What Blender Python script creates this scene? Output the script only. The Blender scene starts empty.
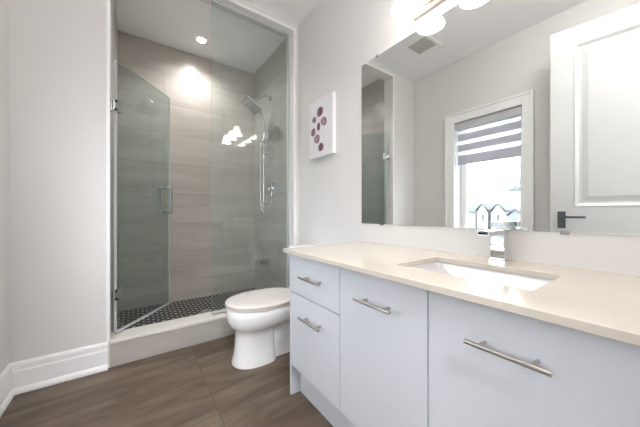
import bpy, bmesh, math, random
from mathutils import Vector, Matrix
random.seed(7)
PI = math.pi
R = math.radians
scn = bpy.context.scene
col = scn.collection

# ------------------------------------------------------------------ camera, sky, exposure
cam_d = bpy.data.cameras.new('camera')
cam = bpy.data.objects.new('camera', cam_d)
col.objects.link(cam)
cam_d.sensor_width = 36.0
cam_d.lens = 36.0 * 262.0 / 640.0
cam_d.shift_y = -0.00125
cam_d.clip_start = 0.02
cam_d.clip_end = 600
cam.location = (0, 0, 1.0)
cam.rotation_euler = (R(90), 0, -R(35.45))
scn.camera = cam

world = bpy.data.worlds.new('overcast_sky')
scn.world = world
world.use_nodes = True
bg = world.node_tree.nodes['Background']
bg.inputs[0].default_value = (0.90, 0.935, 1.0, 1)
bg.inputs[1].default_value = 2.9

vs = scn.view_settings
vs.view_transform = 'Standard'
vs.look = 'None'
vs.gamma = 1
vs.use_curve_mapping = False
vs.exposure = 1.8
try:
    scn.cycles.max_bounces = 14
    scn.cycles.diffuse_bounces = 6
    scn.cycles.glossy_bounces = 6
    scn.cycles.transparent_max_bounces = 24
except Exception:
    pass

BULB = 8.5          # bulbs of the vanity light
SHADE = 2.7          # their glowing glass shades
BATH_FILL = 7.5           # unseen fill lamp added to brighten the bathroom
HALL_FILL = 36.0          # unseen fill lamp added in the hallway, lighting the room through the doorway
POT = 14.0           # recessed ceiling lights (lens emission)
POT_SPOT = 14.5      # watts of the recessed lights' beam

# ------------------------------------------------------------------ room numbers (metres)
XM, XL, YS, H = 1.2845, -0.5557, 2.164, 2.79
YB, YJ = 3.243, 2.31          # shower back wall, inner face of the shower's front wall
XJL, XJR = -0.125, 1.237      # jambs of the shower opening
YD = -0.22                    # wall with the doorway (behind the camera)
ZC = 0.803                    # top of the counter

# ------------------------------------------------------------------ materials
def new_mat(name):
    m = bpy.data.materials.new(name)
    m.use_nodes = True
    nt = m.node_tree
    return m, nt, nt.nodes['Principled BSDF']

def simple(name, rgb, rough=0.5, metal=0.0, spec=0.5, noise=0.0, nscale=40, bump=0.0, coat=0.0):
    m, nt, p = new_mat(name)
    p.inputs['Base Color'].default_value = (*rgb, 1)
    p.inputs['Roughness'].default_value = rough
    p.inputs['Metallic'].default_value = metal
    p.inputs['Specular IOR Level'].default_value = spec
    p.inputs['Coat Weight'].default_value = coat
    if noise or bump:
        tc = nt.nodes.new('ShaderNodeTexCoord')
        n = nt.nodes.new('ShaderNodeTexNoise')
        n.inputs['Scale'].default_value = nscale
        n.inputs['Detail'].default_value = 4
        nt.links.new(tc.outputs['Object'], n.inputs['Vector'])
        if noise:
            r = nt.nodes.new('ShaderNodeValToRGB')
            r.color_ramp.elements[0].position = .3
            r.color_ramp.elements[1].position = .7
            r.color_ramp.elements[0].color = (*[c * (1 - noise) for c in rgb], 1)
            r.color_ramp.elements[1].color = (*[min(1, c * (1 + noise)) for c in rgb], 1)
            nt.links.new(n.outputs['Fac'], r.inputs['Fac'])
            nt.links.new(r.outputs['Color'], p.inputs['Base Color'])
        if bump:
            b = nt.nodes.new('ShaderNodeBump')
            b.inputs['Strength'].default_value = bump
            b.inputs['Distance'].default_value = .002
            nt.links.new(n.outputs['Fac'], b.inputs['Height'])
            nt.links.new(b.outputs['Normal'], p.inputs['Normal'])
    return m

def emit(name, rgb, strength):
    m, nt, p = new_mat(name)
    p.inputs['Base Color'].default_value = (.9, .9, .9, 1)
    p.inputs['Emission Color'].default_value = (*rgb, 1)
    p.inputs['Emission Strength'].default_value = strength
    return m

def glass(name, tint, f0=0.05):
    """thin architectural glass: clear tinted transmission with a Schlick mirror reflection"""
    m = bpy.data.materials.new(name)
    m.use_nodes = True
    nt = m.node_tree
    nt.nodes.clear()
    N = nt.nodes.new
    out = N('ShaderNodeOutputMaterial')
    tr = N('ShaderNodeBsdfTransparent'); tr.inputs[0].default_value = (*tint, 1)
    gl = N('ShaderNodeBsdfGlossy'); gl.inputs['Roughness'].default_value = 0.0
    gl.inputs['Color'].default_value = (.95, 1, .98, 1)
    mix = N('ShaderNodeMixShader')
    geo = N('ShaderNodeNewGeometry')
    dot = N('ShaderNodeVectorMath'); dot.operation = 'DOT_PRODUCT'
    ab = N('ShaderNodeMath'); ab.operation = 'ABSOLUTE'
    om = N('ShaderNodeMath'); om.operation = 'SUBTRACT'; om.inputs[0].default_value = 1; om.use_clamp = True
    pw = N('ShaderNodeMath'); pw.operation = 'POWER'; pw.inputs[1].default_value = 5
    ma = N('ShaderNodeMath'); ma.operation = 'MULTIPLY_ADD'
    ma.inputs[1].default_value = 1 - f0; ma.inputs[2].default_value = f0
    L = nt.links.new
    L(geo.outputs['Normal'], dot.inputs[0]); L(geo.outputs['Incoming'], dot.inputs[1])
    L(dot.outputs['Value'], ab.inputs[0]); L(ab.outputs[0], om.inputs[1])
    L(om.outputs[0], pw.inputs[0]); L(pw.outputs[0], ma.inputs[0])
    L(ma.outputs[0], mix.inputs['Fac'])
    L(tr.outputs[0], mix.inputs[1]); L(gl.outputs[0], mix.inputs[2])
    L(mix.outputs[0], out.inputs['Surface'])
    return m

def tile_mat(name, c_lo, c_hi, grout, bw, bh, axis, off=(0, 0), offset=.5, rough=.35, streak=(1.2, 9.0), mortar=.0022):
    """large format porcelain: streaks along the tile's length, thin grout lines.
    axis = which object coordinates make the tile plane, e.g. 'xz'"""
    m, nt, p = new_mat(name)
    N = nt.nodes.new; L = nt.links.new
    tc = N('ShaderNodeTexCoord')
    sp = N('ShaderNodeSeparateXYZ'); L(tc.outputs['Object'], sp.inputs[0])
    cb = N('ShaderNodeCombineXYZ')
    idx = {'x': 0, 'y': 1, 'z': 2}
    L(sp.outputs[idx[axis[0]]], cb.inputs[0]); L(sp.outputs[idx[axis[1]]], cb.inputs[1])
    mp = N('ShaderNodeMapping'); mp.inputs['Location'].default_value = (-off[0], -off[1], 0)
    L(cb.outputs[0], mp.inputs['Vector'])
    br = N('ShaderNodeTexBrick')
    br.offset = offset; br.squash = 1
    br.inputs['Scale'].default_value = 1
    br.inputs['Brick Width'].default_value = bw
    br.inputs['Row Height'].default_value = bh
    br.inputs['Mortar Size'].default_value = mortar
    br.inputs['Mortar Smooth'].default_value = .1
    br.inputs['Color1'].default_value = (0, 0, 0, 1)
    br.inputs['Color2'].default_value = (1, 1, 1, 1)
    br.inputs['Mortar'].default_value = (.5, .5, .5, 1)
    L(mp.outputs[0], br.inputs['Vector'])
    # shift the streaks from tile to tile
    sc = N('ShaderNodeVectorMath'); sc.operation = 'MULTIPLY'
    sc.inputs[1].default_value = (streak[0], streak[1], 1)
    L(mp.outputs[0], sc.inputs[0])
    sh = N('ShaderNodeVectorMath'); sh.operation = 'MULTIPLY'; sh.inputs[1].default_value = (7, 13, 5)
    L(br.outputs['Color'], sh.inputs[0])
    ad = N('ShaderNodeVectorMath'); ad.operation = 'ADD'
    L(sc.outputs[0], ad.inputs[0]); L(sh.outputs[0], ad.inputs[1])
    n1 = N('ShaderNodeTexNoise'); n1.inputs['Scale'].default_value = 1.6; n1.inputs['Detail'].default_value = 7
    n1.inputs['Roughness'].default_value = .54; n1.inputs['Distortion'].default_value = .7
    L(ad.outputs[0], n1.inputs['Vector'])
    rp = N('ShaderNodeValToRGB')
    rp.color_ramp.elements[0].position = .34; rp.color_ramp.elements[0].color = (*c_lo, 1)
    rp.color_ramp.elements[1].position = .68; rp.color_ramp.elements[1].color = (*c_hi, 1)
    L(n1.outputs['Fac'], rp.inputs['Fac'])
    mx = N('ShaderNodeMix'); mx.data_type = 'RGBA'
    mx.inputs[7].default_value = (*grout, 1)
    L(rp.outputs['Color'], mx.inputs[6]); L(br.outputs['Fac'], mx.inputs[0])
    L(mx.outputs[2], p.inputs['Base Color'])
    p.inputs['Roughness'].default_value = rough
    return m

def mosaic_mat():
    """dark little tiles with a staggered grid of pale dots"""
    m, nt, p = new_mat('dotted_mosaic')
    N = nt.nodes.new; L = nt.links.new
    tc = N('ShaderNodeTexCoord')
    def lattice(off):
        mp = N('ShaderNodeMapping'); mp.inputs['Location'].default_value = (off[0], off[1], 0)
        L(tc.outputs['Object'], mp.inputs['Vector'])
        fr = N('ShaderNodeVectorMath'); fr.operation = 'MODULO'; fr.inputs[1].default_value = (.074, .074, 1)
        L(mp.outputs[0], fr.inputs[0])
        sb = N('ShaderNodeVectorMath'); sb.operation = 'SUBTRACT'; sb.inputs[1].default_value = (.037, .037, 0)
        L(fr.outputs[0], sb.inputs[0])
        mu = N('ShaderNodeVectorMath'); mu.operation = 'MULTIPLY'; mu.inputs[1].default_value = (1, 1, 0)
        L(sb.outputs[0], mu.inputs[0])
        ln = N('ShaderNodeVectorMath'); ln.operation = 'LENGTH'; L(mu.outputs[0], ln.inputs[0])
        lt = N('ShaderNodeMath'); lt.operation = 'LESS_THAN'; lt.inputs[1].default_value = .0125
        L(ln.outputs['Value'], lt.inputs[0])
        return lt
    a = lattice((5.92, 5.92)); b = lattice((5.957, 5.957))
    mxm = N('ShaderNodeMath'); mxm.operation = 'MAXIMUM'
    L(a.outputs[0], mxm.inputs[0]); L(b.outputs[0], mxm.inputs[1])
    vo = N('ShaderNodeTexVoronoi'); vo.inputs['Scale'].default_value = 38
    L(tc.outputs['Object'], vo.inputs['Vector'])
    rp = N('ShaderNodeValToRGB')
    rp.color_ramp.elements[0].color = (.012, .011, .010, 1); rp.color_ramp.elements[1].color = (.040, .036, .032, 1)
    L(vo.outputs['Color'], rp.inputs['Fac'])
    mx = N('ShaderNodeMix'); mx.data_type = 'RGBA'
    mx.inputs[7].default_value = (.55, .53, .50, 1)
    L(mxm.outputs[0], mx.inputs[0]); L(rp.outputs['Color'], mx.inputs[6])
    L(mx.outputs[2], p.inputs['Base Color'])
    p.inputs['Roughness'].default_value = .45
    return m

M = {}
M['paint'] = simple('wall_paint', (.745, .732, .722), .6, noise=.008, nscale=3)
M['ceiling'] = simple('ceiling_paint', (.93, .935, .945), .8, noise=.008, nscale=3)
M['trim'] = simple('white_trim', (.92, .92, .925), .4, noise=.005)
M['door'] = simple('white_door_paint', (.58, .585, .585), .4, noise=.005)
M['floor'] = tile_mat('floor_tile', (.074, .051, .034), (.165, .122, .086), (.080, .060, .044), 1.2, .60, 'xy', off=(.348, .152), offset=.0, rough=.42, streak=(1.5, 7.0), mortar=.0028)
M['tile_back'] = tile_mat('shower_tile_back', (.395, .358, .319), (.490, .450, .408), (.335, .30, .27), 1.2, .32, 'xz', off=(.266, .57), rough=.3, streak=(.6, 4.6), mortar=.003)
M['tile_side'] = tile_mat('shower_tile_side', (.38, .358, .335), (.475, .455, .43), (.335, .30, .27), 1.2, .32, 'yz', off=(.0, .57), rough=.3, streak=(.6, 4.6), mortar=.003)
M['curb_tile'] = tile_mat('curb_tile', (.43, .40, .37), (.53, .50, .47), (.42, .39, .36), 1.2, .5, 'xz', off=(.332, 0), rough=.4, streak=(1.0, 5))
M['mosaic'] = mosaic_mat()
M['threshold'] = simple('cream_stone', (.72, .69, .645), .3, noise=.02, nscale=30)
M['quartz'] = simple('cream_quartz', (.63, .575, .505), .12, noise=.015, nscale=120)
M['lacquer'] = simple('white_lacquer', (.635, .655, .705), .28, noise=.004)
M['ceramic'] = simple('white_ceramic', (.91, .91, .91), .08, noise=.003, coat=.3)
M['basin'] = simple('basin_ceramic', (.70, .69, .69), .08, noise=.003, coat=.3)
M['seat'] = simple('seat_plastic', (.72, .67, .64), .2, noise=.003)
M['chrome'] = simple('chrome', (.68, .69, .70), .06, 1.0, noise=.01)
M['nickel'] = simple('brushed_nickel', (.52, .49, .46), .28, 1.0, noise=.04, nscale=200)
M['dark_nickel'] = simple('dark_metal', (.12, .13, .15), .35, .8, noise=.05, nscale=90)
M['mirror'] = simple('mirror_silver', (.90, .915, .90), .0, 1.0, noise=.001)
M['mirror_edge'] = simple('mirror_edge', (.45, .5, .48), .2)
M['glass'] = glass('shower_glass', (.94, .968, .962))
M['door_glass'] = glass('shower_door_glass', (.845, .892, .884))
M['glass_edge'] = simple('polished_glass_edge', (.58, .70, .66), .15, noise=.03)
M['pane'] = glass('window_glass', (.97, .985, .98))
M['seal'] = simple('clear_seal', (.62, .63, .64), .25, noise=.01)
M['bulb'] = emit('bulb_glow', (1.0, .86, .68), BULB)
M['shade'] = emit('frosted_glass_glow', (1.0, .93, .83), SHADE)
M['bath_fill'] = emit('bath_fill_glow', (1.0, .97, .95), BATH_FILL)
M['hall_fill'] = emit('hall_fill_glow', (.97, .98, 1.0), HALL_FILL)
M['pot'] = emit('recessed_lens', (.98, .97, .96), POT)
M['canvas'] = simple('canvas', (.82, .81, .83), .7, noise=.02, nscale=60)
M['canvas_side'] = simple('canvas_edge', (.86, .83, .83), .7, noise=.01)
M['tulip'] = simple('tulip_purple', (.27, .13, .165), .7, noise=.55, nscale=60)
M['tulip_pale'] = simple('tulip_mauve', (.42, .27, .30), .7, noise=.45, nscale=70)
M['tulip_dark'] = simple('tulip_plum', (.17, .075, .11), .7, noise=.5, nscale=70)
M['stem'] = simple('stem_grey', (.62, .60, .60), .7, noise=.1)
M['vent'] = simple('vent_grey', (.66, .65, .63), .6, noise=.02)
M['fabric'] = None
M['cassette'] = simple('blind_cassette', (.56, .56, .60), .5, noise=.03, nscale=90)
M['siding'] = simple('white_siding', (.25, .25, .245), .7, noise=.05, nscale=2)
M['siding_grey'] = simple('grey_siding', (.17, .18, .19), .7, noise=.05, nscale=2)
M['roof'] = simple('grey_shingles', (.085, .095, .105), .8, noise=.2, nscale=6)
M['housepane'] = simple('house_window', (.05, .07, .10), .15, noise=.1)
M['ground'] = simple('lawn_and_road', (.14, .145, .135), .9, noise=.2, nscale=.2)
M['nozzle'] = simple('grey_silicone', (.16, .165, .17), .5, noise=.05)
M['steel'] = simple('polished_steel', (.60, .61, .62), .10, 1.0, noise=.02)
M['rubber'] = simple('black_plastic', (.02, .02, .02), .5, noise=.1)
M['car'] = simple('car_paint', (.30, .34, .38), .25, noise=.02)

def fabric_mats():
    out = []
    for nm, c, tr, a in (('blind_opaque', (.58, .58, .63), .30, 0.0), ('blind_sheer', (.85, .87, .92), .75, .35)):
        m = bpy.data.materials.new(nm); m.use_nodes = True
        nt = m.node_tree; nt.nodes.clear(); N = nt.nodes.new; L = nt.links.new
        o = N('ShaderNodeOutputMaterial')
        d = N('ShaderNodeBsdfDiffuse'); d.inputs[0].default_value = (*c, 1)
        t = N('ShaderNodeBsdfTranslucent'); t.inputs[0].default_value = (*c, 1)
        x = N('ShaderNodeMixShader'); x.inputs[0].default_value = tr
        L(d.outputs[0], x.inputs[1]); L(t.outputs[0], x.inputs[2])
        tp = N('ShaderNodeBsdfTransparent')
        y = N('ShaderNodeMixShader'); y.inputs[0].default_value = a
        L(x.outputs[0], y.inputs[1]); L(tp.outputs[0], y.inputs[2])
        L(y.outputs[0], o.inputs['Surface'])
        out.append(m)
    return out
FAB_OPAQUE, FAB_SHEER = fabric_mats()

# ------------------------------------------------------------------ helpers
BASE = {}

class MB:
    def __init__(self):
        self.bm = bmesh.new()
    def box(self, x0, x1, y0, y1, z0, z1, mi=0):
        vs_ = [self.bm.verts.new(p) for p in ((x0, y0, z0), (x1, y0, z0), (x1, y1, z0), (x0, y1, z0), (x0, y0, z1), (x1, y0, z1), (x1, y1, z1), (x0, y1, z1))]
        for f in ((3, 2, 1, 0), (4, 5, 6, 7), (0, 1, 5, 4), (1, 2, 6, 5), (2, 3, 7, 6), (3, 0, 4, 7)):
            self.bm.faces.new([vs_[i] for i in f]).material_index = mi
        return self
    def loft(self, rings, cap0=True, cap1=True, closed=True, mi=0):
        rv = [[self.bm.verts.new(p) for p in r] for r in rings]
        n = len(rv[0])
        for a, b in zip(rv, rv[1:]):
            for i in range(n if closed else n - 1):
                j = (i + 1) % n
                self.bm.faces.new((a[i], a[j], b[j], b[i])).material_index = mi
        if cap0: self.bm.faces.new(list(reversed(rv[0]))).material_index = mi
        if cap1: self.bm.faces.new(rv[-1]).material_index = mi
        return self
    def tube(self, pts, r, n=12, cap=True):
        pts = [Vector(p) for p in pts]
        rs = r if isinstance(r, (list, tuple)) else [r] * len(pts)
        rings = []
        t0 = (pts[1] - pts[0]).normalized()
        ref = Vector((0, 0, 1)) if abs(t0.z) < .9 else Vector((1, 0, 0))
        u = t0.cross(ref).normalized()
        for i, p in enumerate(pts):
            t = (pts[min(i + 1, len(pts) - 1)] - pts[max(i - 1, 0)]).normalized()
            u = (u - t * u.dot(t)).normalized()
            w = t.cross(u)
            rings.append([p + (u * math.cos(2 * PI * k / n) + w * math.sin(2 * PI * k / n)) * rs[i] for k in range(n)])
        return self.loft(rings, cap, cap)
    def lathe(self, prof, c, n=28, axis='z', cap0=True, cap1=True):
        rings = []
        for r, h in prof:
            ring = []
            for k in range(n):
                a = 2 * PI * k / n
                p = (r * math.cos(a), r * math.sin(a), h)
                if axis == 'x': p = (h, p[0], p[1])
                if axis == 'y': p = (p[0], h, p[1])
                ring.append(Vector(c) + Vector(p))
            rings.append(ring)
        return self.loft(rings, cap0, cap1)
    def edges_to(self, mi, axis):
        self.bm.normal_update()
        for f in self.bm.faces:
            if abs(f.normal['xyz'.index(axis)]) < .5: f.material_index = mi
    def extrude_poly(self, poly, vec, mi=0):
        a = [Vector(p) for p in poly]
        b = [p + Vector(vec) for p in a]
        return self.loft([a, b], mi=mi)
    def build(self, name, mat, parent=None, bevel=0.0, seg=2, smooth=False, sub=0, local=False, angle=40):
        bmesh.ops.recalc_face_normals(self.bm, faces=self.bm.faces)
        me = bpy.data.meshes.new(name)
        base = Vector((0, 0, 0))
        if parent is not None and not local:
            base = BASE[parent.name]
            bmesh.ops.translate(self.bm, verts=self.bm.verts, vec=-base)
        self.bm.to_mesh(me)
        self.bm.free()
        for mm in (mat if isinstance(mat, (list, tuple)) else [mat]):
            me.materials.append(mm)
        o = bpy.data.objects.new(name, me)
        col.objects.link(o)
        if parent is not None:
            o.parent = parent
        BASE[o.name] = base
        if smooth or sub or bevel:
            for p in me.polygons: p.use_smooth = True
        if bevel:
            b = o.modifiers.new('bevel', 'BEVEL')
            b.width = bevel; b.segments = seg; b.limit_method = 'ANGLE'; b.angle_limit = R(35)
            b.harden_normals = True
        if sub:
            s = o.modifiers.new('subsurf', 'SUBSURF'); s.levels = sub; s.render_levels = sub
        if (smooth and not sub) or (bevel and False):
            me.set_sharp_from_angle(angle=R(angle))
        return o

def thing(name, loc, label, cat, group=None, rz=0):
    o = bpy.data.objects.new(name, None)
    o.empty_display_size = .1
    col.objects.link(o)
    o.location = loc; o.rotation_euler = (0, 0, rz)
    BASE[o.name] = Vector(loc)
    tag(o, label, cat, group)
    return o

def tag(o, label=None, cat=None, group=None, kind=None):
    if label: o['label'] = label
    if cat: o['category'] = cat
    if group: o['group'] = group
    if kind: o['kind'] = kind
    return o

def struct(name, mb, mat, **k):
    o = mb.build(name, mat, **k)
    o['kind'] = 'structure'
    return o

def arc(c, r, a0, a1, n, plane='xz'):
    out = []
    for i in range(n + 1):
        a = R(a0 + (a1 - a0) * i / n)
        d = (r * math.cos(a), r * math.sin(a))
        p = {'xz': (d[0], 0, d[1]), 'yz': (0, d[0], d[1]), 'xy': (d[0], d[1], 0)}[plane]
        out.append((c[0] + p[0], c[1] + p[1], c[2] + p[2]))
    return out

def smooth_path(pts, n=6):
    """Catmull-Rom through the points"""
    P = [Vector(p) for p in pts]
    P = [2 * P[0] - P[1]] + P + [2 * P[-1] - P[-2]]
    out = []
    for i in range(1, len(P) - 2):
        for k in range(n):
            t = k / n
            a, b, c, d = P[i - 1], P[i], P[i + 1], P[i + 2]
            out.append(.5 * ((2 * b) + (c - a) * t + (2 * a - 5 * b + 4 * c - d) * t * t + (3 * b - a - 3 * c + d) * t ** 3))
    out.append(P[-2])
    return out

# ------------------------------------------------------------------ the setting
YH = -1.75                      # far end of the hallway behind the doorway
XHL, XHR = -0.95, 1.05
DX0, DX1, DZ = -0.44, 0.44, 2.50   # doorway

m = MB(); m.box(XL, XM, YD, YS, -.06, 0); m.box(XHL, XHR, YH, YD, -.06, 0)
m.box(XJL, XM, YS, YB, -.06, -.02)
struct('floor', m, M['floor'])
m = MB(); m.box(XL - .14, XM + .14, YD, YB + .1, H, H + .08); m.box(XHL, XHR, YH, YD, H, H + .08)
struct('ceiling', m, M['ceiling'])
# left wall with the window opening
WY0, WY1, WZ0, WZ1 = .945, 1.61, .62, 2.062
m = MB()
m.box(XL - .20, XL, YD - .12, WY0, 0, H); m.box(XL - .20, XL, WY1, YJ, 0, H)
m.box(XL - .20, XL, WY0, WY1, 0, WZ0); m.box(XL - .20, XL, WY0, WY1, WZ1, H)
struct('wall_left', m, M['paint'])
m = MB(); m.box(XM, XM + .14, YD - .12, YB + .1, 0, H)
struct('wall_right', m, M['paint'])
# wall holding the shower opening
m = MB()
m.box(XL, XJL, YS, YJ, 0, H)
m.box(XJR, XM, YS, YJ, 0, H)
m.box(XJL, XJR, YS, YJ, 2.727, H)
struct('wall_far', m, M['paint'])
# corner trim round the opening
m = MB()
m.box(XJL - .018, XJL + .002, YS - .004, YS + .01, .17, 2.747)
m.box(XJR - .002, XJR + .018, YS - .004, YS + .01, .17, 2.747)
m.box(XJL, XJR, YS - .004, YS + .01, 2.725, 2.747)
struct('trim_1', m, M['trim'], bevel=.003)
# wall with the doorway, behind the camera, and the hallway beyond
m = MB()
m.box(XL, DX0, YD - .12, YD, 0, H); m.box(DX1, XM, YD - .12, YD, 0, H); m.box(DX0, DX1, YD - .12, YD, DZ, H)
struct('wall_back', m, M['paint'])
m = MB()
m.box(XHL - .1, XHL, YH, YD - .12, 0, H); m.box(XHR, XHR + .1, YH, YD - .12, 0, H); m.box(XHL - .1, XHR + .1, YH - .1, YH, 0, H)
m.box(XHL - .1, XL - .14, YD - .12, YD - .02, 0, H)
struct('wall_hallway', m, M['paint'])
m = MB()
for s in (0, 1):
    y = YD if s == 0 else YD - .12
    a, b = (y, y + .016) if s == 0 else (y - .016, y)
    m.box(max(XL + .001, DX0 - .075), DX0, a, b, 0, DZ + .075); m.box(DX1, DX1 + .075, a, b, 0, DZ + .075); m.box(DX0, DX1, a, b, DZ, DZ + .075)
struct('trim_2', m, M['trim'], bevel=.003)

# shower tiling
m = MB(); m.box(XJL - .02, XM, YB, YB + .1, 0, H)
struct('wall_shower_back', m, M['tile_back'])
m = MB(); m.box(XJL - .14, XJL, YJ, YB + .1, 0, H)
struct('wall_shower_left', m, M['tile_side'])
m = MB(); m.box(XM - .012, XM, YJ, YB, 0, H)
struct('wall_shower_right', m, M['tile_side'])
m = MB(); m.box(XJL, XM - .012, YJ, YB, -.02, .03)
struct('shower_floor', m, M['mosaic'])
m = MB(); m.box(XJL - .006, XJR, YS + .004, YJ + .01, -.02, .15)
struct('shower_curb', m, M['curb_tile'])
m = MB(); m.box(XJL - .004, XJR, YS - .004, YJ + .016, .15, .170)
struct('shower_threshold', m, M['threshold'], bevel=.003)

def skirting(name, p0, p1, inward):
    """moulded baseboard between two floor points; inward = unit vector into the room"""
    prof = [(0, 0), (.026, 0), (.026, .012), (.020, .026), (.014, .034), (.014, .120), (.011, .128), (.011, .155), (.006, .168), (0, .172)]
    a, b, n = Vector((*p0, 0)), Vector((*p1, 0)), Vector((*inward, 0))
    m = MB()
    m.loft([[a + n * d + Vector((0, 0, z)) for d, z in prof], [b + n * d + Vector((0, 0, z)) for d, z in prof]])
    return struct(name, m, M['trim'])
skirting('baseboard_far', (XL, YS), (XJL - .008, YS), (0, -1))
skirting('baseboard_left', (XL, YD), (XL, YS), (1, 0))
skirting('baseboard_right', (XM, 1.285), (XM, YS), (-1, 0))

# window on the left wall: casing, sash frame, panes
win = bpy.data.objects.new('window_1', None); col.objects.link(win)
win['kind'] = 'structure'; win.location = (XL, 1.28, .55); BASE['window_1'] = Vector(win.location)
CY0, CY1, CZ0, CZ1 = .849, 1.719, .53, 2.168
m = MB()
for a, b, c, d in ((CY0, WY0, CZ0, CZ1), (WY1, CY1, CZ0, CZ1), (WY0, WY1, WZ1, CZ1), (WY0, WY1, CZ0, WZ0)):
    m.box(XL, XL + .016, a, b, c, d)
bb = .022
for a, b, c, d in ((CY0, CY0 + bb, CZ0, CZ1), (CY1 - bb, CY1, CZ0, CZ1), (CY0 + bb, CY1 - bb, CZ1 - bb, CZ1), (CY0 + bb, CY1 - bb, CZ0, CZ0 + bb)):
    m.box(XL, XL + .028, a, b, c, d)
m.build('window_casing', M['trim'], win, bevel=.004)
m = MB()
fx0, fx1, fw = XL - .185, XL - .145, .066
for a, b, c, d in ((WY0, WY0 + fw, WZ0, WZ1), (WY1 - fw, WY1, WZ0, WZ1), (WY0 + fw, WY1 - fw, WZ1 - fw, WZ1), (WY0 + fw, WY1 - fw, WZ0, WZ0 + fw)):
    m.box(fx0, fx1, a, b, c, d)
m.build('window_frame', M['trim'], win, bevel=.004)
m = MB(); m.box(XL - .169, XL - .163, WY0 + fw - .005, WY1 - fw + .005, WZ0 + fw - .005, WZ1 - fw + .005)
m.build('window_pane', M['pane'], win)
m = MB(); m.box(XL - .14, XL + .002, WY0, WY1, WZ0, WZ0 + .012)
m.build('window_sill', M['trim'], win, bevel=.003)

# open room door, standing off the left wall (seen in the mirror)
hx, hy, fx, fy = -.425, -.195, -.28, .665
ang = math.atan2(fy - hy, fx - hx)
W = math.hypot(fx - hx, fy - hy)
door = bpy.data.objects.new('door_1', None); col.objects.link(door)
door.location = (hx, hy, .01); door.rotation_euler = (0, 0, ang); door['kind'] = 'structure'
BASE['door_1'] = Vector(door.location)
DH = 2.462
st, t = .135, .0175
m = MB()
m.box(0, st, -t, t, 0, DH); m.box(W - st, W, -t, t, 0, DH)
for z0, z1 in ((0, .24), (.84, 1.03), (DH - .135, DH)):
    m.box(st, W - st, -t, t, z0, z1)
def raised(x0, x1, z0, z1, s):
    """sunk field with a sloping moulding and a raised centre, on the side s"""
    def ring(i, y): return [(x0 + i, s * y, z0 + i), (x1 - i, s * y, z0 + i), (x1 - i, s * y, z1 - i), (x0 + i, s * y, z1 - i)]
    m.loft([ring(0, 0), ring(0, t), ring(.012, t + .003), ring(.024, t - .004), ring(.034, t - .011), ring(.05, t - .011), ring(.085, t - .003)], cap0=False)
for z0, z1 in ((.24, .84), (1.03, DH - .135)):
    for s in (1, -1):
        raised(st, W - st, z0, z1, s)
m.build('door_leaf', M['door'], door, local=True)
for s in (1, -1):
    m = MB(); m.box(W - .092, W - .044, s * t if s > 0 else -t - .006, t + .006 if s > 0 else -t, .865, 1.000)
    pl = m.build('handle_plate', M['dark_nickel'], door, local=True, bevel=.0015)
    m = MB(); m.tube([(W - .068, s * t, .955), (W - .068, s * (t + .045), .955)], .010)
    m.box(W - .205, W - .058, min(s * (t + .040), s * (t + .054)), max(s * (t + .040), s * (t + .054)), .946, .964)
    m.build('lever', M['dark_nickel'], pl, local=True, bevel=.001)
for z in (.22, 1.2, 2.2):
    m = MB(); m.tube([(-.004, -t - .004, z), (-.004, -t - .004, z + .09)], .006)
    m.build('hinge', M['nickel'], door, local=True)

# ------------------------------------------------------------------ vanity
XF = .705
V = thing('vanity_cabinet', (XF, .52, 0), 'white slab-front bathroom vanity cabinet with bar pulls beside the toilet', 'cabinet')
VY0, VY1 = YD + .004, 1.278
ZF0, ZF1 = .168, .778
m = MB()
m.box(.727, XM - .002, VY0, VY0 + .016, ZF0, .782)
m.box(.727, XM - .002, .438, .446, ZF0, .60); m.box(.727, XM - .002, .838, .852, ZF0, .782)
m.box(.727, XM - .002, VY0 + .016, VY1 - .017, ZF0, ZF0 + .016)
m.box(XM - .012, XM - .002, VY0 + .016, VY1 - .017, ZF0 + .016, .782)
m.build('carcass', M['lacquer'], V)
m = MB(); m.box(XF, XM - .002, VY1 - .016, VY1, 0, .782)
m.build('end_panel', M['lacquer'], V, bevel=.001)
m = MB(); m.box(.762, .778, VY0, VY1 - .017, 0, ZF0)
m.build('toe_kick', M['lacquer'], V)

def bar_pull(parent, yc, z, L):
    m = MB()
    m.tube([(.670, yc - L / 2, z), (.670, yc + L / 2, z)], .006, 14)
    for s in (-1, 1):
        m.tube([(.670, yc + s * L * .31, z), (XF, yc + s * L * .31, z)], .0048, 12)
    h = m.build('bar_pull', M['nickel'], parent, smooth=True)
    h['label'] = 'brushed metal bar pull'
def front(name, y0, y1, z0, z1, pull=None):
    m = MB(); m.box(XF, XF + .019, y0, y1, z0, z1)
    o = m.build(name, M['lacquer'], V, bevel=.0015)
    if pull: bar_pull(o, *pull)
front('drawer', .8495, 1.2600, .5695, ZF1, (1.040, .677, .175))
front('drawer', .8495, 1.2600, ZF0, .5660, (1.040, .475, .175))
front('cabinet_door', .4455, .8460, ZF0, ZF1, (.640, .678, .168))
front('cabinet_door', .0415, .4420, ZF0, ZF1, (.239, .682, .167))
front('cabinet_door', VY0, .0380, ZF0, ZF1, (-.09, .680, .14))

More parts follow.
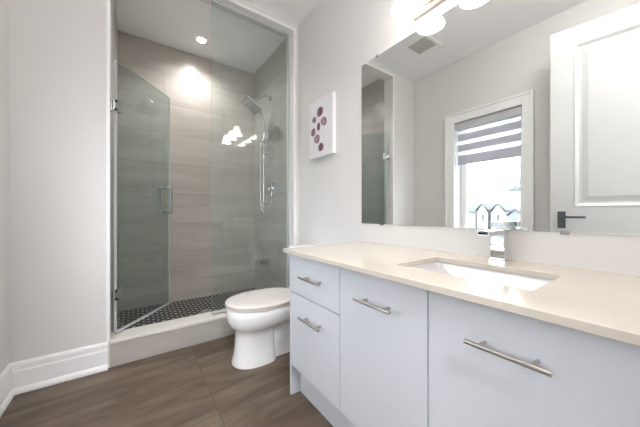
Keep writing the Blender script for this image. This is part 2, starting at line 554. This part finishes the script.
# counter with the sink cut-out
SX0, SX1, SY0, SY1 = .816, 1.103, .228, .652
m = MB()
def rrect(x0, x1, y0, y1, r, z, n=5):
    out = []
    for cx, cy, a0 in ((x1 - r, y1 - r, 0), (x0 + r, y1 - r, 90), (x0 + r, y0 + r, 180), (x1 - r, y0 + r, 270)):
        for k in range(n + 1):
            a = R(a0 + 90 * k / n); out.append(Vector((cx + r * math.cos(a), cy + r * math.sin(a), z)))
    return out
CX0, CY0_, CY1_ = .667, YD + .002, 1.288
def outer(z, e=0):
    """points of the outer rectangle facing the points of the hole"""
    hole = rrect(SX0, SX1, SY0, SY1, .016, z); out = []
    for p in hole:
        cx, cy = (SX0 + SX1) / 2, (SY0 + SY1) / 2
        sx = (XM - .001) if p.x > cx else CX0 + e
        sy = (CY1_ - e) if p.y > cy else CY0_
        out.append(Vector((sx, sy, z)))
    return out
zb, zt = .783, ZC
hb, ht = rrect(SX0, SX1, SY0, SY1, .016, zb), rrect(SX0, SX1, SY0, SY1, .016, zt)
ho = rrect(SX0 - .001, SX1 + .001, SY0 - .001, SY1 + .001, .016, zt)
bm = m.bm
def corners(z): return [bm.verts.new(p) for p in ((XM - .001, CY1_, z), (CX0, CY1_, z), (CX0, CY0_, z), (XM - .001, CY0_, z))]
ct, cb_ = corners(zt), corners(zb)
vt = [bm.verts.new(p) for p in ht]; vb = [bm.verts.new(p) for p in hb]
n = len(vt); q = n // 4
for verts, cs in ((vt, ct), (vb, cb_)):
    for s in range(4):
        seg = verts[s * q:(s + 1) * q]
        for a, b in zip(seg, seg[1:]):
            bm.faces.new((cs[s], a, b))
        nx = verts[((s + 1) * q) % n]
        bm.faces.new((cs[s], seg[-1], nx, cs[(s + 1) % 4]))
for i in range(n):
    bm.faces.new((vt[i], vt[(i + 1) % n], vb[(i + 1) % n], vb[i]))
for s in range(4):
    bm.faces.new((ct[s], ct[(s + 1) % 4], cb_[(s + 1) % 4], cb_[s]))
ctr = m.build('countertop', M['quartz'], bevel=.002)
tag(ctr, 'cream quartz countertop with a rectangular sink cut-out on the vanity', 'countertop')

S = thing('undermount_sink', ((SX0 + SX1) / 2, (SY0 + SY1) / 2, .64), 'white rectangular undermount sink below the chrome faucet', 'sink')
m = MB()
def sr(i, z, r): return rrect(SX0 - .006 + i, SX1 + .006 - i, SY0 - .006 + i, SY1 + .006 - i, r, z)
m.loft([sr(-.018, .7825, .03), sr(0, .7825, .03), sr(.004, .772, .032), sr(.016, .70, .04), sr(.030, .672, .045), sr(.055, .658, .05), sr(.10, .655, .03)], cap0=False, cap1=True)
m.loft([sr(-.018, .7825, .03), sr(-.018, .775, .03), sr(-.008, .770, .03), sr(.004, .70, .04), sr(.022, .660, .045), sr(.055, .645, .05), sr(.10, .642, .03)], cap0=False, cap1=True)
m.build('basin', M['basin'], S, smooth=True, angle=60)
m = MB(); m.lathe([(.022, 0), (.022, .003), (.017, .004), (.016, .001)], (.98, .44, .655), 24)
m.build('drain', M['chrome'], S, smooth=True)

F = thing('faucet', (1.215, .445, ZC), 'square chrome single-hole faucet behind the sink', 'faucet')
fx_, fy_ = 1.215, .445
m = MB(); m.box(fx_ - .030, fx_ + .030, fy_ - .030, fy_ + .030, ZC, ZC + .007)
m.build('base_plate', M['chrome'], F, bevel=.002)
m = MB(); m.box(fx_ - .024, fx_ + .024, fy_ - .026, fy_ + .026, ZC + .007, ZC + .132)
m.build('body', M['chrome'], F, bevel=.003)
m = MB()
m.box(fx_ - .150, fx_ - .024, fy_ - .021, fy_ + .021, ZC + .110, ZC + .115)
m.box(fx_ - .150, fx_ - .024, fy_ - .021, fy_ - .016, ZC + .115, ZC + .128); m.box(fx_ - .150, fx_ - .024, fy_ + .016, fy_ + .021, ZC + .115, ZC + .128)
m.box(fx_ - .125, fx_ - .024, fy_ - .016, fy_ + .016, ZC + .123, ZC + .128)
m.build('spout', M['chrome'], F, bevel=.001)
m = MB(); m.box(fx_ - .014, fx_ + .014, fy_ - .014, fy_ + .014, ZC + .132, ZC + .137); m.box(fx_ - .027, fx_ + .027, fy_ - .027, fy_ + .027, ZC + .137, ZC + .162)
m.build('lever', M['chrome'], F, bevel=.002)

# mirror
MY0, MY1, MZ0, MZ1 = -.19, 1.302, .928, 2.009
MI = thing('vanity_mirror', (XM, .556, MZ0), 'large frameless wall mirror above the vanity', 'mirror')
m = MB(); m.box(XM - .0065, XM - .0005, MY0, MY1, MZ0, MZ1)
m.build('glass', M['mirror'], MI)
for y, z, up in ((1.16, MZ1, 1), (.10, MZ1, 1), (1.12, MZ0, 0), (.26, MZ0, 0)):
    m = MB()
    m.box(XM - .010, XM - .0005, y - .012, y + .012, z if up else z - .008, z + .008 if up else z)
    m.box(XM - .010, XM - .0075, y - .012, y + .012, z - .006 if up else z - .002, z + .002 if up else z + .006)
    m.build('clip', M['chrome'], MI, bevel=.001)

# vanity light: three bell shades on a bar
LX, LYS, LZ = 1.166, (.858, .612, .366), 2.072
VL = thing('vanity_light', (XM, LYS[1], 2.1), 'three-shade brushed metal vanity light glowing above the mirror', 'light fixture')
m = MB(); m.box(XM - .022, XM - .0005, LYS[2] - .10, LYS[0] + .03, 2.075, 2.185)
m.box(XM - .034, XM - .022, LYS[2] - .085, LYS[0] + .015, 2.100, 2.160)
m.build('backplate', M['nickel'], VL, bevel=.003)
for y in LYS:
    m = MB()
    m.tube(smooth_path([(XM - .03, y, 2.13), (XM - .07, y, 2.175), (LX + .012, y, 2.245), (LX - .01, y, 2.238), (LX, y, 2.20)], 6), .0065)
    m.lathe([(.012, .135), (.027, .128), (.030, .108), (.024, .104)], (LX, y, LZ + .004), 20)
    m.build('arm', M['nickel'], VL, smooth=True)
    m = MB()
    prof = [(.026, .125), (.034, .114), (.043, .088), (.049, .060), (.058, .032), (.071, .010), (.076, .0)]
    inner_ = [(r - .004, h) for r, h in reversed(prof)]
    m.lathe(prof + inner_, (LX, y, LZ), 32, cap0=False, cap1=False)
    sh = m.build('shade', M['shade'], VL, smooth=True)
    sh['label'] = 'frosted white bell glass shade'
    m = MB()
    m.lathe([(.003, .035), (.016, .039), (.025, .050), (.027, .064), (.022, .082), (.014, .100), (.013, .132)], (LX, y, LZ), 20)
    m.build('bulb', M['bulb'], VL, smooth=True)

# canvas print of tulips
PX, PY0, PY1, PZ0, PZ1 = XM - .034, 1.588, 1.915, 1.462, 1.940
P = thing('canvas_print', (XM, 1.77, PZ0), 'white canvas print of purple tulips on the wall above the toilet', 'picture')
m = MB(); m.box(PX, XM - .0005, PY0, PY1, PZ0, PZ1)
m.build('canvas', M['canvas'], P, bevel=.003)
def onwall(u, v, X):
    th = R(35.45); l = (u - 320) / 262; k = (math.sin(th) + l * math.cos(th))
    tt = X / k
    return tt * (math.cos(th) - l * math.sin(th)), 1 - (v - 212.7) / 262 * tt
m = MB(); ms = MB()
TUL = ((1.759, 1.832, .056, .046, -20), (1.838, 1.787, .036, .030, 10), (1.704, 1.740, .050, .040, 25), (1.778, 1.715, .030, .040, 0),
       (1.852, 1.685, .040, .040, 20), (1.800, 1.617, .046, .045, 25), (1.745, 1.539, .046, .040, -10))
for i, (y, z, rw, rh, tilt) in enumerate(TUL):
    # tulip cup of three overlapping petals, a few tenths of a millimetre proud of the canvas
    for k, dy in enumerate((-.42, .42, 0)):
        ring = []
        for j in range(18):
            a = 2 * PI * j / 18
            px = .8 * rw * (.62 * math.cos(a) + dy) * (1 - .25 * max(0, math.sin(a)))
            pz = .86 * rh * math.sin(a) * (1.0 if k == 2 else .92)
            ca, sa = math.cos(R(tilt)), math.sin(R(tilt))
            ring.append(Vector((PX - .0006 - .0002 * k, y + px * ca - pz * sa, z + px * sa + pz * ca)))
        m.extrude_poly(ring, (.001, 0, 0), mi=(k + i) % 3)
    ms.box(PX - .0003, PX + .0005, y - .0014, y + .0014, PZ0 + .03, z - rh * .6)
m.build('tulip_print', [M['tulip'], M['tulip_pale'], M['tulip_dark']], P)
ms.build('stem_print', M['stem'], P)

# ------------------------------------------------------------------ toilet
TY = 1.735
T = thing('toilet', (.80, TY, 0), 'white elongated toilet with closed lid between vanity and shower', 'toilet')
def egg(xf, xb, hw, z, n=40, sq=2.0, split=.55, pf=2.0):
    """plan outline: rounder front at xf, squarer back at xb"""
    xc = xf + (xb - xf) * split
    out = []
    for k in range(n):
        a = 2 * PI * k / n
        c, s = math.cos(a), math.sin(a)
        p = sq if c > 0 else pf
        ex = math.copysign(abs(c) ** (2 / p), c); ey = math.copysign(abs(s) ** (2 / p), s)
        x = xc + (ex * (xb - xc) if c > 0 else ex * (xc - xf))
        out.append(Vector((x, TY + ey * hw, z)))
    return out
m = MB()
sec = [(0, .530, .815, .125), (.012, .530, .815, .125), (.05, .541, .81, .114), (.11, .549, .805, .107), (.18, .552, .805, .106), (.222, .548, .812, .110),
       (.243, .531, .87, .135), (.263, .512, 1.0, .160), (.292, .500, 1.07, .178), (.335, .496, 1.09, .186), (.362, .497, 1.09, .186), (.372, .503, 1.085, .180)]
m.loft([egg(a, b, w, z, sq=3.2 if z < .2 else 3.0, split=.58 if z < .2 else .46, pf=2.3) for z, a, b, w in sec])
# trapway behind the pedestal
m.loft([[Vector((x, TY + yy * .070, zz)) for yy, zz in ((-1.08, 0), (1.08, 0), (1, .10), (.9, .2), (0, .262), (-.9, .2), (-1, .10))] for x in (.74, .9, 1.0, 1.12)])
m.build('bowl', M['ceramic'], T, smooth=True, angle=55)
m = MB()
m.loft([egg(.497, .985, .180, .3735, split=.46, sq=2.6), egg(.490, .990, .187, .377, split=.46, sq=2.6), egg(.489, .990, .188, .386, split=.46, sq=2.6), egg(.494, .986, .183, .3895, split=.46, sq=2.6)])
m.build('seat', M['seat'], T, smooth=True, angle=55)
m = MB()
lid = [(.3925, .494, .994, .184), (.3945, .489, 1.0, .189), (.404, .488, 1.0, .190), (.4085, .491, .997, .187), (.4125, .512, .98, .168), (.4155, .56, .93, .12), (.4165, .66, .86, .05)]
m.loft([egg(a, b, w, z, split=.46, sq=2.8) for z, a, b, w in lid])
for s in (-1, 1):
    m.lathe([(.012, -.03), (.012, .03)], (1.005, TY + s * .075, .396), 14, axis='y')
m.build('lid', M['seat'], T, smooth=True, angle=60)
m = MB()
def tank(x0, x1, hw, z, r): return [Vector((p.x, p.y, z)) for p in rrect(x0, x1, TY - hw, TY + hw, r, z, 6)]
m.loft([tank(1.09, 1.255, .190, .365, .05), tank(1.085, 1.26, .200, .375, .05), tank(1.078, 1.268, .222, .55, .05), tank(1.075, 1.27, .232, .682, .05)])
m.build('tank', M['ceramic'], T, smooth=True)
m = MB()
m.loft([tank(1.068, 1.274, .240, .683, .05), tank(1.060, 1.276, .246, .687, .055), tank(1.060, 1.276, .246, .712, .055), tank(1.066, 1.272, .240, .718, .05)])
m.build('tank_lid', M['ceramic'], T, smooth=True)
m = MB(); m.lathe([(.012, 0), (.012, .012), (.006, .014)], (1.0745, TY + .17, .64), 16, axis='x'); m.box(1.050, 1.060, TY + .10, TY + .18, .633, .645)
m.build('flush_lever', M['chrome'], T, smooth=True)

# ------------------------------------------------------------------ shower
YG = 2.245
G = thing('fixed_glass_panel', (.87, YG, .17), 'tall fixed clear glass shower panel behind the toilet', 'glass panel')
m = MB(); m.box(.517, XJR - .004, YG - .005, YG + .005, .178, 2.720)
m.edges_to(1, 'y'); m.build('pane', [M['glass'], M['glass_edge']], G)
m = MB()
m.box(.517, XJR, YG - .009, YG - .005, .170, .185); m.box(.517, XJR, YG + .005, YG + .009, .170, .185); m.box(.517, XJR, YG - .009, YG + .009, .170, .177)
m.box(XJR - .012, XJR, YG - .009, YG - .0055, .185, 2.727); m.box(XJR - .012, XJR, YG + .0055, YG + .009, .185, 2.727)
m.box(.517, XJR - .012, YG - .009, YG - .0055, 2.715, 2.727); m.box(.517, XJR - .012, YG + .0055, YG + .009, 2.715, 2.727)
m.build('channel', M['seal'], G)

hxy = Vector((-.100, YG)); fxy = Vector((.262, 2.700))
da = math.atan2(fxy.y - hxy.y, fxy.x - hxy.x); DW = (fxy - hxy).length
D = thing('glass_shower_door', (hxy.x, hxy.y, .2), 'frameless clear glass shower door standing open into the shower', 'shower door', rz=da)
m = MB(); m.box(.004, DW, -.005, .005, .0, 1.83)
m.edges_to(1, 'y'); m.build('pane', [M['door_glass'], M['glass_edge']], D, local=True)
m = MB(); m.box(-.004, .004, -.007, .007, .0, 1.83)
m.build('edge_seal', M['seal'], D, local=True)
m = MB(); m.box(.010, DW - .002, -.007, .007, -.016, .0)
m.build('bottom_sweep', M['seal'], D, local=True)
for z in (.21, 1.49):
    m = MB()
    ca = math.cos(-da); sa = math.sin(-da)
    m.box(-.006, .052, -.011, -.0055, z - .005, z + .075); m.box(-.006, .052, .0055, .011, z - .005, z + .075)
    m.tube([(-.012, 0, z + .004), (-.012, 0, z + .066)], .010, 14)
    # wall plate square to the jamb (rotated back by the door's angle)
    def rot(p): return Vector((p[0] * ca - p[1] * sa, p[0] * sa + p[1] * ca, p[2]))
    jb = XJL - hxy.x + .0005
    q8 = [rot(p) for p in ((jb, -.028, z - .005), (jb + .006, -.028, z - .005), (jb + .006, .028, z - .005), (jb, .028, z - .005))]
    m.extrude_poly(q8, (0, 0, .08))
    q8 = [rot(p) for p in ((jb + .006, -.008, z + .012), (-.004, -.008, z + .012), (-.004, .008, z + .012), (jb + .006, .008, z + .012))]
    m.extrude_poly(q8, (0, 0, .046))
    hg = m.build('hinge', M['chrome'], D, local=True, bevel=.001)
    m = MB()
    for dz in (.006, .062):
        m.box(-.014, .002, -.0145, -.0112, z + dz - .006, z + dz + .008)
    m.build('gasket', M['rubber'], hg, local=True)
m = MB()
for s in (-1, 1):
    pts = [(DW - .058, s * .005, .735), (DW - .058, s * .045, .735), (DW - .058, s * .045, .905), (DW - .058, s * .005, .905)]
    y0, y1 = (pts[0][1], pts[1][1]) if s > 0 else (pts[1][1], pts[0][1])
    for zz in (.79, 1.005):
        m.box(DW - .072, DW - .048, y0, y1, zz, zz + .022)
    ya = s * .045
    m.box(DW - .072, DW - .048, min(ya, ya + s * .016), max(ya, ya + s * .018), .79, 1.027)
m.build('pull_handle', M['steel'], D, local=True, bevel=.003)

XT = XM - .012
A = thing('rain_shower_head', (XT, 2.75, 2.30), 'square chrome rain shower head on a curved arm high on the tiles', 'shower head')
m = MB(); m.lathe([(.030, -.012), (.030, 0)], (XT, 2.75, 2.30), 24, axis='x')
m.build('flange', M['chrome'], A, smooth=True)
m = MB(); m.tube(smooth_path([(XT, 2.75, 2.30), (XT - .06, 2.75, 2.315), (XT - .12, 2.75, 2.285), (1.085, 2.75, 2.215), (1.062, 2.75, 2.19)], 6), .0095)
m.build('arm', M['chrome'], A, smooth=True)
m = MB()
c = Vector((1.045, 2.75, 2.165)); tl = R(35)
ax = Vector((math.cos(tl), 0, -math.sin(tl) * 1)); nz = Vector((-math.sin(tl) * -1, 0, math.cos(tl)))
ax = Vector((math.cos(tl), 0, -math.sin(tl))); nz = Vector((math.sin(tl), 0, math.cos(tl))); ay = Vector((0, 1, 0))
def sq(h, k): return [c + ax * sx * h + ay * sy * h + nz * k for sx, sy in ((-1, -1), (1, -1), (1, 1), (-1, 1))]
m.loft([sq(.10, -.008), sq(.102, -.004), sq(.102, .004), sq(.095, .008), sq(.025, .012), sq(.018, .03)])
hd = m.build('head', M['chrome'], A, bevel=.001)
m = MB()
for i in range(9):
    for j in range(9):
        q_ = c + ax * (i - 4) * .0215 + ay * (j - 4) * .0215
        m.loft([[q_ + ax * (r_ * math.cos(k * PI / 3)) + ay * (r_ * math.sin(k * PI / 3)) + nz * h_ for k in range(6)] for r_, h_ in ((.006, -.0078), (.0045, -.011))])
m.build('nozzle_grid', M['nozzle'], hd)

HS = thing('hand_shower_rail', (XT, 2.86, 1.2), 'slim chrome hand shower on a slide rail with hose', 'hand shower')
RX, RY = XT - .055, 2.82
m = MB(); m.tube([(RX, RY, 1.06), (RX, RY, 1.72)], .0125)
for z in (1.10, 1.675):
    m.tube([(RX - .012, RY, z), (XT, RY, z)], .013); m.lathe([(.024, -.010), (.024, 0)], (XT, RY, z), 20, axis='x')
m.build('rail', M['chrome'], HS, smooth=True)
m = MB(); m.box(RX - .020, RX + .050, RY - .018, RY + .018, 1.80, 1.84); m.tube([(RX, RY, 1.72), (RX, RY, 1.84)], .008); m.box(RX + .05, XT, RY - .022, RY + .022, 1.795, 1.845)
m.build('slider', M['chrome'], HS, bevel=.003)
m = MB(); m.tube(smooth_path([(RX, RY, 1.82), (RX, RY, 1.95), (RX - .012, RY - .01, 2.05), (RX - .05, RY - .03, 2.12), (1.135, 2.77, 2.165)], 6), .011)
m.build('wand', M['chrome'], HS, smooth=True)
m = MB(); m.tube(smooth_path([(RX - .035, RY, 1.80), (RX - .045, RY - .01, 1.45), (RX - .045, RY - .02, 1.15), (RX - .035, RY - .04, 1.03), (RX - .015, RY - .085, 1.01), (RX + .01, RY - .12, 1.06), (XT - .02, RY - .13, 1.12), (XT, RY - .13, 1.125)], 7), .0065, 10)
m.box(RX - .040, RX - .018, RY - .012, RY + .012, 1.80, 1.83)
m.build('hose', M['chrome'], HS, smooth=True)

K = thing('shower_valve', (XT, 2.70, 1.24), 'chrome shower valve with square plate and knob on the side tiles', 'valve')
m = MB(); m.box(XT - .010, XT, 2.64, 2.75, 1.180, 1.345)
m.build('plate', M['chrome'], K, bevel=.003)
m = MB(); m.lathe([(.026, -.055), (.028, -.05), (.028, -.010), (.022, -.010)], (XT, 2.70, 1.265), 24, axis='x'); m.box(XT - .052, XT - .040, 2.693, 2.707, 1.205, 1.25)
m.build('knob', M['chrome'], K, smooth=True)

B = thing('tub_spout', (XT, 2.80, .40), 'low chrome spout sticking out of the shower side wall', 'spout')
m = MB()
m.loft([[Vector((x, 2.83 + a * w, .435 + b * h + dz)) for a, b in ((-1, -1), (1, -1), (1, 1), (-1, 1))] for x, w, h, dz in ((XT, .045, .024, 0), (XT - .09, .042, .022, -.001), (XT - .150, .036, .017, .001))])
m.build('body', M['steel'], B, bevel=.004)
m = MB(); m.box(XT - .006, XT, 2.775, 2.885, .402, .468)
m.build('escutcheon', M['chrome'], B, bevel=.002)

DR = MB(); DR.lathe([(.05, 0), (.05, .003), (.045, .004)], (0.581, 2.750, .03), 28)
tag(DR.build('shower_drain', M['chrome'], smooth=True), 'round metal drain in the dotted shower floor', 'drain')

# ------------------------------------------------------------------ ceiling
def pot_light(x, y, label):
    o = thing('recessed_light', (x, y, H), label, 'ceiling light')
    m = MB(); m.lathe([(.038, -.001), (.041, -.004), (.052, -.004), (.056, -.0005)], (x, y, H), 32, cap0=False, cap1=False)
    m.build('trim_ring', M['trim'], o, smooth=True)
    m = MB(); m.lathe([(.0395, -.0035), (.0395, -.0008)], (x, y, H), 32)
    m.build('lens', M['pot'], o)
    ld = bpy.data.lights.new('recessed_beam', 'SPOT')
    ld.energy = POT_SPOT; ld.spot_size = R(150); ld.spot_blend = 1.0; ld.shadow_soft_size = .04
    ld.color = (.98, .97, .96)
    lo = bpy.data.objects.new('recessed_beam', ld); col.objects.link(lo)
    lo.parent = o; lo.location = (0, 0, -.03)
pot_light(.574, 2.925, 'small round recessed light glowing in the shower ceiling')
def add_fill_lamp(x, y, label, mat):  # fixture-shaped fill light, added out of frame to brighten the room
    o = thing('fill_lamp', (x, y, H), label, 'ceiling light')
    m = MB(); m.lathe([(.19, -.0005), (.19, -.03), (.175, -.034)], (x, y, H), 36, cap0=True, cap1=False)
    m.build('lamp_base', M['trim'], o, smooth=True)
    m = MB(); m.lathe([(.174, -.033), (.19, -.055), (.18, -.085), (.14, -.112), (.08, -.128), (.02, -.132)], (x, y, H), 36, cap0=False, cap1=True)
    m.build('diffuser', M[mat], o, smooth=True)
add_fill_lamp(-.08, -1.0, 'round white fill lamp added out of view on the hallway ceiling', 'hall_fill')
add_fill_lamp(.30, .32, 'round white fill lamp added out of view on the bathroom ceiling', 'bath_fill')

E_ = thing('exhaust_vent', (.045, 1.645, H), 'square white ceiling exhaust vent with grey grille seen in the mirror', 'vent')
m = MB()
x0, x1, y0, y1 = -.10, .19, 1.510, 1.785
for a, b, c_, d in ((x0, x1, y0, y0 + .035), (x0, x1, y1 - .035, y1), (x0, x0 + .035, y0 + .035, y1 - .035), (x1 - .035, x1, y0 + .035, y1 - .035)):
    m.box(a, b, c_, d, H - .012, H - .0005)
m.build('cover_frame', M['trim'], E_, bevel=.004)
m = MB(); m.box(x0 + .035, x1 - .035, y0 + .035, y1 - .035, H - .004, H - .001)
for k in range(14):
    yy = y0 + .042 + k * .0148
    m.box(x0 + .036, x1 - .036, yy, yy + .006, H - .010, H - .004)
m.build('grille', M['vent'], E_)

# ------------------------------------------------------------------ zebra blind in the window
BL = thing('roller_blind', (XL - .03, 1.277, 2.06), 'half-lowered grey and sheer striped roller blind in the window', 'blind')
by0, by1 = WY0 + .006, WY1 - .006
m = MB(); m.box(XL - .072, XL - .004, by0, by1, 1.968, 2.056)
m.build('cassette', M['cassette'], BL, bevel=.01, seg=4)
bands = [(.045, 1), (.082, 0), (.042, 1), (.080, 0), (.046, 1), (.092, 0)]
z = 1.968
m = MB()
for hgt, sheer in bands:
    m.box(XL - .036, XL - .034, by0 + .012, by1 - .012, z - hgt, z, mi=sheer); z -= hgt
m.build('striped_fabric', [FAB_OPAQUE, FAB_SHEER], BL)
m = MB(); m.box(XL - .041, XL - .029, by0 + .012, by1 - .012, z - .018, z)
m.build('bottom_rail', M['cassette'], BL, bevel=.003)
m = MB(); m.tube([(XL - .02, by1 - .004, 1.97), (XL - .02, by1 - .004, .95)], .0022, 8); m.tube([(XL - .032, by1 - .004, 1.97), (XL - .032, by1 - .004, .95)], .0022, 8)
m.build('bead_chain', M['seal'], BL)

# ------------------------------------------------------------------ outside, seen through the window by way of the mirror
ZG = -3.3
m = MB(); m.box(-400, -1.2, -120, 260, ZG - .3, ZG)
struct('ground', m, M['ground'])
def house(x, y0, y1, eave, ridge, label, wall='siding', depth=9, gable_front=True, wins=()):
    o = thing('row_house', (x, (y0 + y1) / 2, ZG), label, 'house', 'houses beyond the window')
    m = MB(); m.box(x - depth, x, y0, y1, ZG, eave)
    if gable_front:
        m.extrude_poly([(x, y0, eave), (x, y1, eave), (x, (y0 + y1) / 2, ridge)], (-depth, 0, 0))
    m.build('walls', M[wall], o)
    m = MB()
    e = .25
    if gable_front:
        ym = (y0 + y1) / 2
        for s, yy in ((1, y1), (-1, y0)):
            sl = (ridge - eave) / (yy - ym)
            yo = yy + s * e; zo = eave + sl * s * e
            m.extrude_poly([(x + e, ym, ridge), (x + e, yo, zo), (x + e, yo, zo + .2), (x + e, ym, ridge + .2)], (-depth - 2 * e, 0, 0))
    else:
        xm = x - depth / 2
        for xx, s in ((x, 1), (x - depth, -1)):
            m.extrude_poly([(xm, y0 - e, ridge), (xx + s * e, y0 - e, eave - .1), (xx + s * e, y0 - e, eave + .1), (xm, y0 - e, ridge + .2)], (0, y1 - y0 + 2 * e, 0))
    m.build('roof', M['roof'], o)
    for wy, wz, ww, wh in wins:
        m = MB(); m.box(x - .05, x + .06, wy - ww / 2, wy + ww / 2, wz, wz + wh)
        m.build('window', M['housepane'], o)
    return o
HX = -70
house(HX, 36.9, 40.6, 1.9, 3.1, 'small grey-fronted house with a low roof seen past the window frame', 'siding_grey', 8, False, ((39.6, -.6, .8, 1.5), (37.8, -2.2, 1.2, .8)))
house(HX - 1, 32.5, 36.2, 1.2, 3.3, 'white house with a broad sloping grey roof beside the grey-fronted one', 'siding', 9, False, ())
house(HX, 29.2, 31.8, 1.1, 3.3, 'narrow white gabled house in the middle of the row', 'siding', 9, True, ((30.3, -.8, .4, 1.3),))
house(HX, 25.4, 28.5, 1.0, 3.2, 'white gabled house with one slim window next to the street lamp', 'siding', 9, True, ((26.9, -.8, .4, 1.3),))
house(HX + 6, 20.0, 22.9, .1, 1.7, 'low grey house behind the parked car', 'siding_grey', 7, True, ((21.5, -1.3, 1.1, .8),))

LP = thing('street_lamp', (-17, 5.95, ZG), 'street lamp with a hat-shaped head outside the window', 'street lamp')
m = MB(); m.tube([(-17, 5.95, ZG), (-17, 5.95, 2.66)], [.08, .03], 12)
m.build('pole', M['siding_grey'], LP, smooth=True)
m = MB(); m.tube(arc((-17, 6.12, 2.64), .17, 0, 180, 10, 'yz')[::-1], .025, 8)
m.build('arm', M['siding_grey'], LP, smooth=True)
m = MB(); m.lathe([(.42, 0), (.41, .08), (.26, .24), (.10, .36), (.05, .45)], (-17, 6.29, 2.36), 20)
m.build('lamp_hood', M['roof'], LP, smooth=True)

CR = thing('parked_car', (-52, 18.2, ZG), 'grey parked car outside by the low house', 'car')
cx, cy = -52, 18.2
m = MB()
pr = [(-2.1, .35), (2.1, .35), (2.15, .8), (1.2, .95), (.6, 1.45), (-1.0, 1.5), (-1.7, 1.0), (-2.15, .9)]
m.extrude_poly([(cx - .85, cy + a, ZG + b) for a, b in pr], (1.7, 0, 0))
m.build('body', M['car'], CR, bevel=.08)
for a in (-1.3, 1.3):
    for s in (-.87, .68):
        m = MB(); m.lathe([(.33, 0), (.33, .19)], (cx + s, cy + a, ZG + .33), 18, axis='x')
        m.build('wheel', M['rubber'], CR)
